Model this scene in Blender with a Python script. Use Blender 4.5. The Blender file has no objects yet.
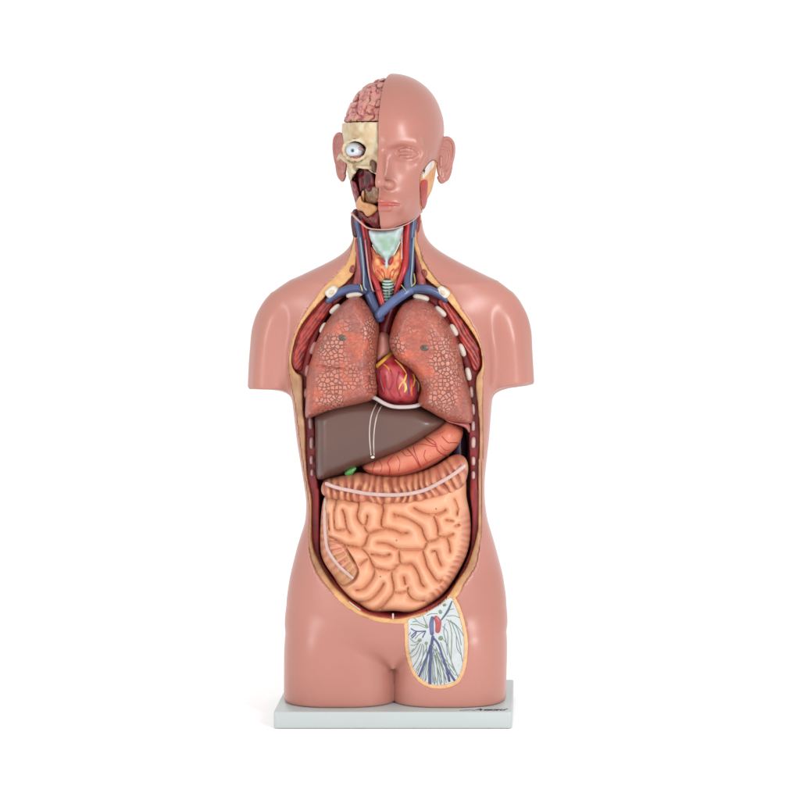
import bpy, math, time
import numpy as np
from mathutils import Vector
from mathutils.bvhtree import BVHTree
T0 = time.time()
S = 0.00133                       # metres per working unit
CX, CY, CZ = 144.0, -2330.0, 528.6  # camera in working units
F4 = np.float32

# ------------------------------------------------------------------ placement
def wx(px, Y=0.0): return (px-540)*(1+Y/2330)+CX
def wz(py, Y=0.0): return (185-py)*(1+Y/2330)+CZ
def pxz(p, Y=0.0):
    if Y is None: return [(wx(a, y), wz(b, y)) for (a, b), y in ((q, float(np.interp(q[1], DPY, DY))) for q in p)]
    return [(wx(a, Y), wz(b, Y)) for a, b in p]
def Zr(z, ox, oy, k): return [(ox+a/k, oy+b/k) for a, b in z]     # enlarged detail -> photo units
def lin(r, g, b, k=.66):
    o = []
    for v in (r, g, b):
        v = v/255.0
        o.append((v/12.92 if v <= .04045 else ((v+.055)/1.055)**2.4)*k)
    return tuple(o)

# ------------------------------------------------------------------ curves
def cr(p, closed=False, n=6):
    p = [tuple(q) for q in p]; m = len(p); out = []
    if m < 3: return np.array(p, float)
    for i in range(m if closed else m-1):
        if closed: a, b, c, d = p[i-1], p[i], p[(i+1) % m], p[(i+2) % m]
        else: a, b, c, d = p[max(i-1, 0)], p[i], p[i+1], p[min(i+2, m-1)]
        for j in range(n):
            t = j/n
            out.append(tuple(.5*((2*b[k])+(-a[k]+c[k])*t+(2*a[k]-5*b[k]+4*c[k]-d[k])*t*t+(-a[k]+3*b[k]-3*c[k]+d[k])*t**3) for k in range(len(b))))
    if not closed: out.append(p[-1])
    return np.array(out, float)

# ------------------------------------------------------------------ fields
class G:
    def __init__(s, x0, x1, y0, y1, z0, z1, h):
        s.h = h; s.o = np.array([x0, y0, z0], float)
        nx, ny, nz = [max(4, int(round((b-a)/h))+1) for a, b in ((x0, x1), (y0, y1), (z0, z1))]
        s.shape = (nx, ny, nz)
        s.x = (x0+h*np.arange(nx)).astype(F4); s.y = (y0+h*np.arange(ny)).astype(F4); s.z = (z0+h*np.arange(nz)).astype(F4)
        s.X = s.x[:, None, None]; s.Y = s.y[None, :, None]; s.Z = s.z[None, None, :]
def segd(X, Z, pts, closed):
    d = np.full(np.broadcast(X, Z).shape, 1e9, F4); m = len(pts)
    for i in range(m if closed else m-1):
        ax, az = pts[i]; bx, bz = pts[(i+1) % m]
        ex, ez = bx-ax, bz-az; L = ex*ex+ez*ez+1e-9
        t = np.clip(((X-ax)*ex+(Z-az)*ez)/L, 0, 1)
        d = np.minimum(d, (X-ax-t*ex)**2+(Z-az-t*ez)**2)
    return np.sqrt(d)
def poly(g, pts):                     # signed distance in the XZ plane, shape (nx,1,nz)
    X = g.x[:, None]; Z = g.z[None, :]
    d = segd(X, Z, pts, True); ins = np.zeros(d.shape, bool); m = len(pts)
    for i in range(m):
        ax, az = pts[i]; bx, bz = pts[(i+1) % m]
        if az == bz: continue
        c = (az > Z) != (bz > Z)
        ins ^= c & (X < (bx-ax)*(Z-az)/(bz-az)+ax)
    return np.where(ins, -d, d).astype(F4)[:, None, :]
def lines(g, lst):
    X = g.x[:, None]; Z = g.z[None, :]; d = None
    for p in lst:
        e = segd(X, Z, p, False); d = e if d is None else np.minimum(d, e)
    return d
def smin(a, b, k):
    h = np.clip(.5+.5*(b-a)/k, 0, 1); return b+(a-b)*h-k*h*(1-h)
def smax(a, b, k): return -smin(-a, -b, k)
_R = np.random.RandomState(7).rand(64, 64, 64).astype(F4)
def noise(x, y, z, sc, seed=0):
    x, y, z = np.broadcast_arrays(x, y, z)
    def sp(v, o):
        v = v/sc+o*13.37+100; i = np.floor(v).astype(np.int32); f = (v-i).astype(F4); return i & 63, (i+1) & 63, f*f*(3-2*f)
    i0, i1, u = sp(x, seed); j0, j1, v = sp(y, seed+.3); k0, k1, w = sp(z, seed+.7)
    a = _R[i0, j0, k0]*(1-u)+_R[i1, j0, k0]*u; b = _R[i0, j1, k0]*(1-u)+_R[i1, j1, k0]*u
    c = _R[i0, j0, k1]*(1-u)+_R[i1, j0, k1]*u; d = _R[i0, j1, k1]*(1-u)+_R[i1, j1, k1]*u
    return ((a*(1-v)+b*v)*(1-w)+(c*(1-v)+d*v)*w)*2-1
def nets(f, g):
    f = np.array(np.broadcast_to(f, g.shape), F4)
    for ax in range(3):
        sl = [slice(None)]*3
        for e in (0, -1): sl[ax] = e; f[tuple(sl)] = np.maximum(f[tuple(sl)], .3)
    ins = f < 0
    cnt = np.zeros(tuple(n-1 for n in f.shape), np.int8)
    cs = [(a, b, c) for a in (0, 1) for b in (0, 1) for c in (0, 1)]
    n0, n1, n2 = cnt.shape
    for a, b, c in cs: cnt += ins[a:a+n0, b:b+n1, c:c+n2]
    act = (cnt > 0) & (cnt < 8); I = np.argwhere(act)
    idx = np.full(cnt.shape, -1, np.int32); idx[act] = np.arange(len(I))
    acc = np.zeros((len(I), 3)); n = np.zeros(len(I)); i, j, k = I.T
    for p in cs:
        for ax in range(3):
            if p[ax]: continue
            q = list(p); q[ax] = 1
            fa = f[i+p[0], j+p[1], k+p[2]]; fb = f[i+q[0], j+q[1], k+q[2]]
            m = (fa < 0) != (fb < 0)
            t = np.where(m, fa/np.where(m, fa-fb, 1), 0)
            pos = np.tile(np.array(p, float), (len(I), 1)); pos[:, ax] += t
            acc[m] += pos[m]; n[m] += 1
    V = g.o+(I+acc/n[:, None])*g.h
    Q = []
    def quads(d, A, B, C, D):
        i, j, k = d.T
        a, b, c, e = [idx[i+o[0], j+o[1], k+o[2]] for o in (A, B, C, D)]
        return np.stack([a, b, c, e], 1)
    for ax in range(3):
        u, v = (ax+1) % 3, (ax+2) % 3
        s0 = [slice(1, -1)]*3; s1 = [slice(1, -1)]*3
        s0[ax] = slice(0, -1); s1[ax] = slice(1, None)
        A = ins[tuple(s0)]; B = ins[tuple(s1)]
        off = np.ones(3, int); off[ax] = 0
        def o(du, dv):
            r = [0, 0, 0]; r[u] = du; r[v] = dv; return r
        for m, flip in ((A & ~B, False), (~A & B, True)):
            d = np.argwhere(m)+off
            q = quads(d, o(-1, -1), o(0, -1), o(0, 0), o(-1, 0))
            if flip: q = q[:, ::-1]
            Q.append(q)
    Q = np.concatenate(Q)
    return V, Q

# ------------------------------------------------------------------ objects
COL = bpy.context.scene.collection
ORI = {}
def tag(o, label=None, cat=None, group=None, kind=None):
    if label: o['label'] = label
    if cat: o['category'] = cat
    if group: o['group'] = group
    if kind: o['kind'] = kind
    return o
def build(name, V, Q, mat, parent=None, col=None, att=None, origin=None, smooth=True):
    V = np.asarray(V, float)
    if parent is not None: org = ORI[parent.name]
    elif origin is not None: org = np.array(origin, float)
    else: org = np.array([V[:, 0].mean(), V[:, 1].mean(), V[:, 2].min()])
    me = bpy.data.meshes.new(name); n = len(V)
    if isinstance(Q, np.ndarray):
        me.vertices.add(n); me.vertices.foreach_set('co', ((V-org)*S).astype(F4).ravel())
        k = Q.shape[1]; me.loops.add(Q.size); me.loops.foreach_set('vertex_index', Q.astype(np.int32).ravel())
        me.polygons.add(len(Q)); me.polygons.foreach_set('loop_start', (np.arange(len(Q))*k).astype(np.int32))
        me.update(calc_edges=True)
    else: me.from_pydata(((V-org)*S).tolist(), [], Q)
    me.validate()
    if smooth: me.polygons.foreach_set('use_smooth', np.ones(len(me.polygons), bool))
    if col is not None:
        c = col(V) if callable(col) else np.tile(np.array(col), (n, 1))
        a = me.color_attributes.new('Col', 'FLOAT_COLOR', 'POINT')
        a.data.foreach_set('color', np.concatenate([c, np.ones((n, 1))], 1).astype(F4).ravel())
    if att is not None:
        a = me.attributes.new('cell', 'FLOAT', 'POINT'); a.data.foreach_set('value', att(V).astype(F4))
    me.materials.append(mat); me.update()
    o = bpy.data.objects.new(name, me); COL.objects.link(o)
    if parent is not None: o.parent = parent
    else: o.location = org*S
    ORI[o.name] = org
    return o
def bvh(VQ): return BVHTree.FromPolygons([tuple(v) for v in VQ[0].tolist()], VQ[1].tolist())
def bvhs(*l):
    V = []; Q = []; n = 0
    for v, q in l: V += v.tolist(); Q += (np.asarray(q)+n).tolist(); n += len(v)
    return BVHTree.FromPolygons(V, Q)
CAM = Vector((CX, CY, CZ))
def hit(B, px, py, lift=0.0, dflt=-30):
    P = Vector((wx(px), 0, wz(py))); d = (P-CAM).normalized()
    r = B.ray_cast(CAM, d)
    if r[0] is None: p = P; p.x, p.y, p.z = wx(px, dflt), dflt, wz(py, dflt); return np.array(p)
    return np.array(r[0]-d*lift)
def drape(B, pts, lift=0.0, n=5): return np.array([hit(B, a, b, lift) for a, b in cr(pts, False, n)])
def drape_env(B, pts, lift=0.0, n=6, w=6):
    q = cr(pts, False, n); D = []; T = []
    for a, b in q:
        h = hit(B, a, b); d = np.array((Vector((wx(a), 0, wz(b)))-CAM).normalized()); D.append(d); T.append(np.linalg.norm(h-np.array(CAM)))
    T = np.array(T); E = np.array([T[max(0, i-w):i+w+1].min() for i in range(len(T))])
    for _ in range(12): E[1:-1] = .25*E[:-2]+.5*E[1:-1]+.25*E[2:]
    return np.array(CAM)+np.array(D)*(E-lift)[:, None]
def sm_path(P, it=3):
    P = P.copy()
    for _ in range(it): P[1:-1] = .25*P[:-2]+.5*P[1:-1]+.25*P[2:]
    return P
def tube(P, r, seg=10, flat=1.0):
    P = np.asarray(P, float); n = len(P); r = np.broadcast_to(np.asarray(r, float), (n,)) if np.ndim(r) == 0 or len(r) == n else np.interp(np.linspace(0, 1, n), np.linspace(0, 1, len(r)), r)
    # rounded ends
    T = np.gradient(P, axis=0); T /= np.linalg.norm(T, axis=1)[:, None]+1e-9
    P = np.concatenate([[P[0]-T[0]*r[0]*.7], [P[0]-T[0]*r[0]*.4], P, [P[-1]+T[-1]*r[-1]*.4], [P[-1]+T[-1]*r[-1]*.7]])
    r = np.concatenate([[r[0]*.35, r[0]*.8], r, [r[-1]*.8, r[-1]*.35]]); T = np.concatenate([T[:1], T[:1], T, T[-1:], T[-1:]]); n += 4
    up = np.array([0, -1., 0]); V = []
    for p, t, q in zip(P, T, r):
        a = up-t*np.dot(up, t)
        if np.linalg.norm(a) < .1: a = np.array([1., 0, 0])-t*t[0]
        a /= np.linalg.norm(a); b = np.cross(t, a)
        for k in range(seg):
            w = 2*math.pi*k/seg; V.append(p+q*(a*math.cos(w)*flat+b*math.sin(w)))
    Q = []
    for i in range(n-1):
        for k in range(seg):
            k2 = (k+1) % seg; Q.append((i*seg+k, i*seg+k2, (i+1)*seg+k2, (i+1)*seg+k))
    Q.append(tuple(range(seg))[::-1]); Q.append(tuple((n-1)*seg+k for k in range(seg)))
    return np.array(V), Q
def ell(c, r, ang=0, sq=1.0, nu=20, nv=14):
    V = []; ca, sa = math.cos(ang), math.sin(ang); pw = lambda v: math.copysign(abs(v)**sq, v)
    for i in range(nv+1):
        th = math.pi*i/nv
        for k in range(nu):
            ph = 2*math.pi*k/nu
            y = -math.cos(th)*r[1]; x = pw(math.cos(ph))*math.sin(th)*r[0]; z = pw(math.sin(ph))*math.sin(th)*r[2]
            V.append((c[0]+x*ca-z*sa, c[1]+y, c[2]+x*sa+z*ca))
    Q = [(i*nu+k, (i+1)*nu+k, (i+1)*nu+(k+1) % nu, i*nu+(k+1) % nu) for i in range(nv) for k in range(nu)]
    return np.array(V), Q

# ------------------------------------------------------------------ materials
def mat(name, rough=.35, coat=0.0, bump=0.0, bscale=200, var=.06, vscale=40, spec=.5, color=None, sss=0.0, stretch=None):
    m = bpy.data.materials.new(name); m.use_nodes = True; nt = m.node_tree; N = nt.nodes; L = nt.links
    b = N['Principled BSDF']; b.inputs['Roughness'].default_value = rough
    b.inputs['Specular IOR Level'].default_value = spec
    b.inputs['Coat Weight'].default_value = coat; b.inputs['Coat Roughness'].default_value = .12
    if sss: b.inputs['Subsurface Weight'].default_value = sss; b.inputs['Subsurface Radius'].default_value = (.006, .003, .002); b.inputs['Subsurface Scale'].default_value = .5
    if color is None: s = N.new('ShaderNodeAttribute'); s.attribute_name = 'Col'; src = s.outputs['Color']
    else: s = N.new('ShaderNodeRGB'); s.outputs[0].default_value = (*color, 1); src = s.outputs[0]
    tc = N.new('ShaderNodeTexCoord'); mp = N.new('ShaderNodeMapping'); L.new(tc.outputs['Object'], mp.inputs[0])
    if stretch: mp.inputs['Scale'].default_value = stretch
    nz = N.new('ShaderNodeTexNoise'); nz.inputs['Scale'].default_value = vscale; nz.inputs['Detail'].default_value = 4; L.new(mp.outputs[0], nz.inputs['Vector'])
    mr = N.new('ShaderNodeMapRange'); mr.inputs['From Min'].default_value = .3; mr.inputs['From Max'].default_value = .7
    mr.inputs['To Min'].default_value = 1-var; mr.inputs['To Max'].default_value = 1+var; L.new(nz.outputs[0], mr.inputs[0])
    vm = N.new('ShaderNodeVectorMath'); vm.operation = 'SCALE'; L.new(src, vm.inputs[0]); L.new(mr.outputs[0], vm.inputs['Scale'])
    L.new(vm.outputs[0], b.inputs['Base Color'])
    r2 = N.new('ShaderNodeMapRange'); r2.inputs['To Min'].default_value = rough*.8; r2.inputs['To Max'].default_value = rough*1.25
    L.new(nz.outputs[0], r2.inputs[0]); L.new(r2.outputs[0], b.inputs['Roughness'])
    if bump:
        n2 = N.new('ShaderNodeTexNoise'); n2.inputs['Scale'].default_value = bscale; n2.inputs['Detail'].default_value = 3; L.new(mp.outputs[0], n2.inputs['Vector'])
        bp = N.new('ShaderNodeBump'); bp.inputs['Strength'].default_value = bump; bp.inputs['Distance'].default_value = .001
        L.new(n2.outputs[0], bp.inputs['Height']); L.new(bp.outputs[0], b.inputs['Normal'])
    return m
M_skin = mat('skin_vinyl', .3, 0, .08, 90, .04, 9, spec=.5)
M_fat = mat('fat_paint', .45, 0, .35, 220, .12, 130)
M_mus = mat('muscle_paint', .38, 0, .7, 200, .28, 160, stretch=(1.4, 1, .45))
M_wall = mat('cavity_paint', .45, 0, .3, 200, .2, 90)
M_paint = mat('gloss_paint', .3, .1, .08, 150, .07, 90)
M_liver = mat('liver_paint', .33, 0, .06, 120, .03, 30)
M_bone = mat('bone_paint', .4, 0, .15, 160, .06, 70)
M_gut = mat('gut_paint', .4, 0, .12, 160, .05, 60)
M_brain = mat('brain_paint', .35, .1, .2, 250, .12, 160)
M_board = mat('board_white', .35, 0, .02, 80, .01, 10)
M_ink = mat('ink', .5, color=lin(60, 62, 80))
def lung_mat():
    m = mat('lung_paint', .38, .05, .3, 300, .2, 150); nt = m.node_tree; N = nt.nodes; L = nt.links; b = N['Principled BSDF']
    src = b.inputs['Base Color'].links[0].from_socket
    tc = N.new('ShaderNodeTexCoord')
    wn = N.new('ShaderNodeTexNoise'); wn.inputs['Scale'].default_value = 110; L.new(tc.outputs['Object'], wn.inputs['Vector'])
    mx = N.new('ShaderNodeVectorMath'); mx.operation = 'MULTIPLY_ADD'; mx.inputs[1].default_value = (.0035, .0035, .0035)
    L.new(wn.outputs['Color'], mx.inputs[0]); L.new(tc.outputs['Object'], mx.inputs[2])
    v = N.new('ShaderNodeTexVoronoi'); v.feature = 'DISTANCE_TO_EDGE'; v.inputs['Scale'].default_value = 185; v.inputs['Randomness'].default_value = .85
    vc = N.new('ShaderNodeTexVoronoi'); vc.inputs['Scale'].default_value = 185; vc.inputs['Randomness'].default_value = .85
    L.new(mx.outputs[0], v.inputs['Vector']); L.new(mx.outputs[0], vc.inputs['Vector'])
    at = N.new('ShaderNodeAttribute'); at.attribute_name = 'cell'
    ed = N.new('ShaderNodeMapRange'); ed.inputs['From Min'].default_value = .015; ed.inputs['From Max'].default_value = .17; ed.interpolation_type = 'SMOOTHSTEP'
    L.new(v.outputs['Distance'], ed.inputs[0])
    lt = N.new('ShaderNodeMix'); lt.data_type = 'RGBA'; lt.blend_type = 'MIX'
    cellc = N.new('ShaderNodeMix'); cellc.data_type = 'RGBA'; cellc.inputs[6].default_value = (*lin(222, 124, 96), 1); cellc.inputs[7].default_value = (*lin(216, 148, 132), 1)
    L.new(vc.outputs['Color'], cellc.inputs[0])
    cc = N.new('ShaderNodeMix'); cc.data_type = 'RGBA'; cc.inputs[6].default_value = (*lin(124, 74, 66), 1); L.new(cellc.outputs[2], cc.inputs[7]); L.new(ed.outputs[0], cc.inputs[0])
    L.new(at.outputs['Fac'], lt.inputs[0]); L.new(src, lt.inputs[6]); L.new(cc.outputs[2], lt.inputs[7]); L.new(lt.outputs[2], b.inputs['Base Color'])
    h = N.new('ShaderNodeMath'); h.operation = 'MULTIPLY'; L.new(ed.outputs[0], h.inputs[0]); L.new(at.outputs['Fac'], h.inputs[1])
    bp = N.new('ShaderNodeBump'); bp.inputs['Strength'].default_value = .7; bp.inputs['Distance'].default_value = .0015
    L.new(h.outputs[0], bp.inputs['Height']); L.new(b.inputs['Normal'].links[0].from_socket, bp.inputs['Normal']); L.new(bp.outputs[0], b.inputs['Normal'])
    return m
M_lung = lung_mat()

C_SKIN = lin(205, 136, 124)
C_FAT = lin(222, 172, 108); C_MUS = lin(150, 42, 36); C_WALL = lin(112, 30, 38)
C_BLUE = lin(84, 98, 142); C_RED = lin(190, 42, 44); C_BONE = lin(232, 218, 184); C_MINT = lin(178, 208, 188)
def noisy(c0, c1, sc, seed=0, k=1.5):
    c0 = np.array(c0); c1 = np.array(c1)
    def f(V):
        t = np.clip(.5+.5*k*noise(V[:, 0], V[:, 1], V[:, 2], sc, seed), 0, 1)[:, None]
        return c0*(1-t)+c1*t
    return f

# ------------------------------------------------------------------ lofts
def loft(g, rows, Y=0.0, sig=4.0):
    rows = np.array(rows, float); zz = wz(rows[:, 0]); o = np.argsort(zz); zz = zz[o]; r = rows[o]
    fz = np.arange(g.z[0]-20, g.z[-1]+20, .5); k = np.exp(-.5*(np.arange(-24, 25)*.5/sig)**2); k /= k.sum()
    def ch(v):
        a = np.interp(fz, zz, v); a = np.convolve(np.pad(a, 24, 'edge'), k, 'valid'); return np.interp(g.z, fz, a).astype(F4)[None, None, :]
    L, R, Fr, Bk, n = ch(wx(r[:, 1])), ch(wx(r[:, 2])), ch(r[:, 3]), ch(r[:, 4]), ch(r[:, 5])
    c = (L+R)/2; a = np.maximum((R-L)/2, .5)
    ax = np.abs(g.X-c)/a
    b = np.where(g.Y-Y < 0, Fr, Bk); by = np.abs(g.Y-Y)/b
    q = (ax**n+by**n+1e-9)**(1/n)
    f = (q-1)*np.minimum(a, b)
    return np.maximum(f, np.maximum(g.Z-zz[-1], zz[0]-g.Z)).astype(F4)
NECK = [(195,356,421,28,42,2.1),(215,355,421,28,42,2.1),(232,353.5,423,28,42,2.1),(240,353,427,28,42,2.1),(248,349,434,29,42,2.2),(256,340,447,31,43,2.2),
        (262,329,458,32,44,2.2),(268,316,470,34,45,2.3),(276,299,487,36,46,2.4),(286,280,505,37,46,2.5),(296,267,517,37,46,2.5),(306,260,523,35,43,2.4),(316,256.5,526.5,31,38,2.3),(332,255,527,22,28,2.2),(356,262,519,14,17,2.1),(386,264,517,11,12,2)]
TOR = [(288,312,478,32,45,2.4),(300,298,490,42,50,2.4),(320,289,497,52,54,2.5),(345,285,499,57,56,2.6),(370,286,498,58,57,2.7),(388,290,495,58,57,2.8),(400,293,492,57,56,2.9),(440,297.5,489,55,52,2.9),(480,304,484.5,51,48,2.9),
       (500,307,484.5,51,48,2.9),(520,306,487,52,50,2.8),(544,298,494.5,54,55,2.6),(576,290,503,57,64,2.5),(600,286.5,506.5,58,68,2.4),(614,286.5,506.5,58,68,2.4),(625,287.5,505.5,57,66,2.4),(633,293,499,56,62,2.3),(640,318,473,54,58,2.2),(646,347,444,51.5,54,2.1),(652,372,419,49,50,2),(658,390,401,46,44,2),(661,394,397,44,40,2)]
LEGL = [(590,306,360,28,40,2.2),(606,291,374,40,52,2.2),(620,287.5,384,47,60,2.3),(634,285.7,392,51,62,2.4),(648,284.8,397.5,52,62,2.5),(684,284.8,398.5,51,55,2.7),(700,285,398.5,50,54,2.7)]
LEGR = [(590,430,487,28,40,2.2),(606,418,501.5,40,52,2.2),(620,408,505,47,60,2.3),(634,399,506.8,51,62,2.4),(648,393.5,507.2,52,62,2.5),(684,392.5,506.3,51,55,2.7),(700,392.5,506,50,54,2.7)]
ARML = [(298,276,293,12,14,2),(308,264,294,25,28,2.1),(320,258,294,29,32,2.2),(334,254,293,31,34,2.25),(360,251,291,29,33,2.3),(388,249.8,290.5,28,32,2.3),(396,249.8,290.5,28,32,2.3)]
ARMR = [(298,490,507,12,14,2),(308,488,519,25,28,2.1),(320,488,525,29,32,2.2),(334,489,528.5,31,34,2.25),(360,490,530.5,29,33,2.3),(382,490,531.8,28,32,2.3),(394,490,532,28,32,2.3)]
def body_field(g):
    f = loft(g, NECK, 4, 4.5)
    t = loft(g, TOR, 2, 5)
    f = smin(f, t, 14)
    zt = (g.Z < wz(580)+20)
    if zt.any():
        L = smin(loft(g, LEGL), loft(g, LEGR), 1.5)
        f = smin(f, L, 7)
    f = smin(f, np.minimum(smax(loft(g, ARML, 6, 6), wz(388)-g.Z, 2), smax(loft(g, ARMR, 6, 6), wz(384.5)-g.Z+(g.X-wx(510))*.12, 2)), 8)
    f = smax(f, 16.8-g.Z, 2)
    return f

YR = None
DPY = [200,255,275,300,380,420,480,545,568,586,604,616,640]; DY = [-9,-11,-18,-27,-27,-24,-21,-22,-30,-40,-49,-57,-62]
O1 = cr(pxz([(350,200),(351,215),(352,225),(353,237),(352,250),(347,264),(334,278),(324,288),(314,302),(304,316),(295,334),(290,352),(288.5,368),(291.5,386),(294.8,400),(297.5,417),(302,450),(305.6,475),(308,490),(310,510),(310,546),(316,568),(328,586),(344,604),(358,614),(378,622),(400,624),(414,622),(432,613),(452,601),(458,594),(466,580),(476,564),(480,542),(481.5,520),(481.3,480),(482.6,440),(482,405),(483,380),(484,364),(481,346),(474,328),(462,310),(450,290),(440,283),(434,276),(426,264),(419,248),(416,237),(418,225),(422,200)], YR), True, 5)
O1B = cr(pxz([(356,200),(357,215),(359,236),(357.5,252),(356,265),(355,271),(351,277.5),(340,288),(328,294),(323,299),(313,310),(301,326),(294,344),(291.5,362),(296,372),(302,376),(303,386),(304,411),(305.5,430),(306,455),(308,480),(312,500),(312.4,540),(318,558),(330,580),(340,592),(356,608),(370,616),(394,619.6),(412,616.5),(430,610),(446,598),(458,580),(468,564),(477,534),(478.5,510),(478,480),(479,457),(480,435),(478,405),(476,388),(477,376),(482,366),(480,346),(470,328),(458,312),(448,300),(439,289),(427.5,279),(422.5,271),(421,265),(416,252.5),(413.7,240),(414,225),(418,200)], YR), True, 5)
O2 = cr(pxz([(358,200),(360,235),(360,262),(360,284),(348,294),(336,304),(326,318),(318,335),(313,350),(309,366),(308,380),(309,400),(313,415),(315,440),(317,480),(319,495),(319,545),(322,562),(331,577),(345,595),(356,606),(370,614),(394,618),(412,615),(430,607),(446,595),(457,580),(466,562),(471,545),(472,515),(470,495),(470,470),(469,440),(470,425),(470,405),(468,385),(463,362),(456,342),(448,325),(438,310),(426,299),(415,288),(413,262),(412,235),(412,200)], YR), True, 5)
WIN = cr(pxz([(409,619),(421,616),(430,610.5),(440,605),(450,598),(455,604),(460,617.5),(464,636),(464.5,651),(462.5,667.5),(457.5,679),(449,684),(436,685.6),(425,682.5),(416,675),(411,665),(408.5,649),(408,634)], -50), True, 5)
def ycut(g):
    py = 185-(g.z-CZ)
    y = np.interp(py, DPY, DY)
    return y.astype(F4)[None, None, :]

gB = G(-152, 150, -70, 82, 10, 520, 1.5)
bf = body_field(gB); p1 = poly(gB, O1); p1b = poly(gB, O1B); p2 = poly(gB, O2); pw = poly(gB, WIN); yc = ycut(gB)
fs = np.interp(185-(gB.z-CZ), [262,300,590,620], [38,-9,-9,-20]).astype(F4)[None, None, :]; front = gB.Y-38; fl = np.interp(185-(gB.z-CZ), [262,295], [4,26]).astype(F4)[None, None, :]
winY = gB.Y+10
carve = np.maximum(-np.minimum(np.maximum(p1, gB.Y-fs), np.maximum(p1b, front)), -np.maximum(np.maximum(pw-2.6, winY), bf-0)*0-np.maximum(pw-2.6, winY))
skinf = np.maximum(bf, carve)
skin = nets(skinf, gB)
inw = np.maximum(pw-2.4, winY)
fatf = np.maximum(np.maximum(bf+.35, p1-.9), np.maximum(-(p1b), np.maximum(gB.Y-fs-.9, yc-9-gB.Y)))
fatf = np.maximum(fatf, -np.maximum(pw, winY))
fat = nets(fatf, gB)
wallf = np.maximum(np.maximum(bf+.9, p1b-.8), np.maximum(-np.maximum(p2, gB.Y-fl), np.maximum(front+.2, yc+.6-gB.Y)))
wallf = np.maximum(wallf, -np.maximum(pw, winY))
wall = nets(wallf, gB)
gW = G(5, 80, -72, 0, 20, 125, .9); bw = body_field(gW); pW = poly(gW, WIN)
panel = nets(np.maximum(np.maximum(bw+.7, pW-.4), np.maximum(gW.Y+12, -np.maximum(poly(gW, O1B), gW.Y+1e3*0-5))), gW)
ring = nets(np.maximum(np.maximum(bw-.25, np.abs(pW-1.4)-1.9), np.maximum(gW.Y+12, -poly(gW, O1)-.5)), gW)
print('body', time.time()-T0)

TORSO = bpy.data.objects.new('anatomical_torso', None); COL.objects.link(TORSO); ORI['anatomical_torso'] = np.array([0., 0, 0])
tag(TORSO, 'life-size pink plastic torso figure with open chest and half-cut head on a white board', 'anatomical model')
def skin_col(V):
    return noisy(lin(200, 133, 118), lin(205, 139, 125), 50, 3)(V)
def fcol(V):
    t = np.clip((wz(330)-V[:, 2])/60, 0, 1)[:, None]; u = np.clip((wz(560)-V[:, 2])/30, 0, 1)[:, None]
    a = noisy(lin(240, 188, 128), lin(228, 168, 110), 9, 2)(V); b = noisy(lin(210, 160, 116), lin(188, 134, 98), 9, 2)(V); t = t*(1-u)
    return a*(1-t)+b*t
body = build('body', *skin, M_skin, TORSO, skin_col); body['label'] = 'glossy pink skin shell with cut arm stumps and thighs'
build('fat_layer', *fat, M_fat, TORSO, fcol)
build('cavity_wall', *wall, M_wall, TORSO, noisy(lin(176, 50, 54), lin(128, 34, 42), 10, 4))
tw = build('thigh_window', *panel, M_paint, TORSO, lin(214, 220, 222)); tw['label'] = 'white oval window in the thigh showing blue, green and red vessels'
build('fat_rim', *ring, M_fat, tw, lin(244, 192, 140))
B_body = bvhs(fat, wall, skin)

# ------------------------------------------------------------------ pillow shaped organs
def gblur(e, s):
    r = int(3*s)+1; k = np.exp(-.5*(np.arange(-r, r+1)/s)**2); k /= k.sum(); a = np.pad(e[:, 0, :], r, 'edge')
    a = sum(w*a[i:i+e.shape[0], :] for i, w in enumerate(k)); a = sum(w*a[:, i:i+e.shape[2]] for i, w in enumerate(k))
    return a[:, None, :]
def pillow(out, ymid, Hf, Hb, R, h=1.0, Yref=None, holes=None, dome=None, groove=None, bump=None, k=6, raw=False, blur=.22):
    Yr = ymid if Yref is None else Yref
    O = cr(pxz(out, Yr), True, k) if not raw else out
    hm = Hf if np.isscalar(Hf) else 60
    g = G(O[:, 0].min()-3, O[:, 0].max()+3, ymid-hm*1.35-4, ymid+Hb+3, O[:, 1].min()-3, O[:, 1].max()+3, h)
    d = -poly(g, O); H = np.full(d.shape, float(Hf), F4)
    if dome is not None: H = H*dome(g)[:, None, :]
    if groove is not None: H = H-groove(g)[:, None, :]
    t = np.minimum(d/R, 1); e = np.where(t < 1, (1-t)**2, 0)
    if blur: e = gblur(e, R*blur/h)
    yy = g.Y-ymid
    q = np.where(yy < 0, yy/H, yy/Hb)
    f = (q**2+e-1)*min(R, 8)*.5
    f = f.astype(F4)
    if bump is not None: f = f+bump(g)
    return nets(f, g)
def gdome(cx, cz, rx, rz, lo):
    cx, cz = wx(cx, -30), wz(cz, -30)
    return lambda g: np.clip(1-(1-lo)*(((g.x[:, None]-cx)/rx)**2+((g.z[None, :]-cz)/rz)**2), lo*.7, 1).astype(F4)
def grv(paths, depth, w, Y):
    P = [cr(pxz(p, Y), False, 4) for p in paths]
    return lambda g: (depth*np.clip(1-lines(g, P)/w, 0, 1)**2).astype(F4)

def blobs(V, lst, Y=-45):
    px = (V[:, 0]-CX)/(1+V[:, 1]/2330)+540; py = 185-(V[:, 2]-CZ)/(1+V[:, 1]/2330); r = np.zeros(len(V))
    for a, b, ra, rb, w in lst: r = np.maximum(r, w*np.exp(-(((px-a)/ra)**2+((py-b)/rb)**2)))
    return r, px, py
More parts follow.
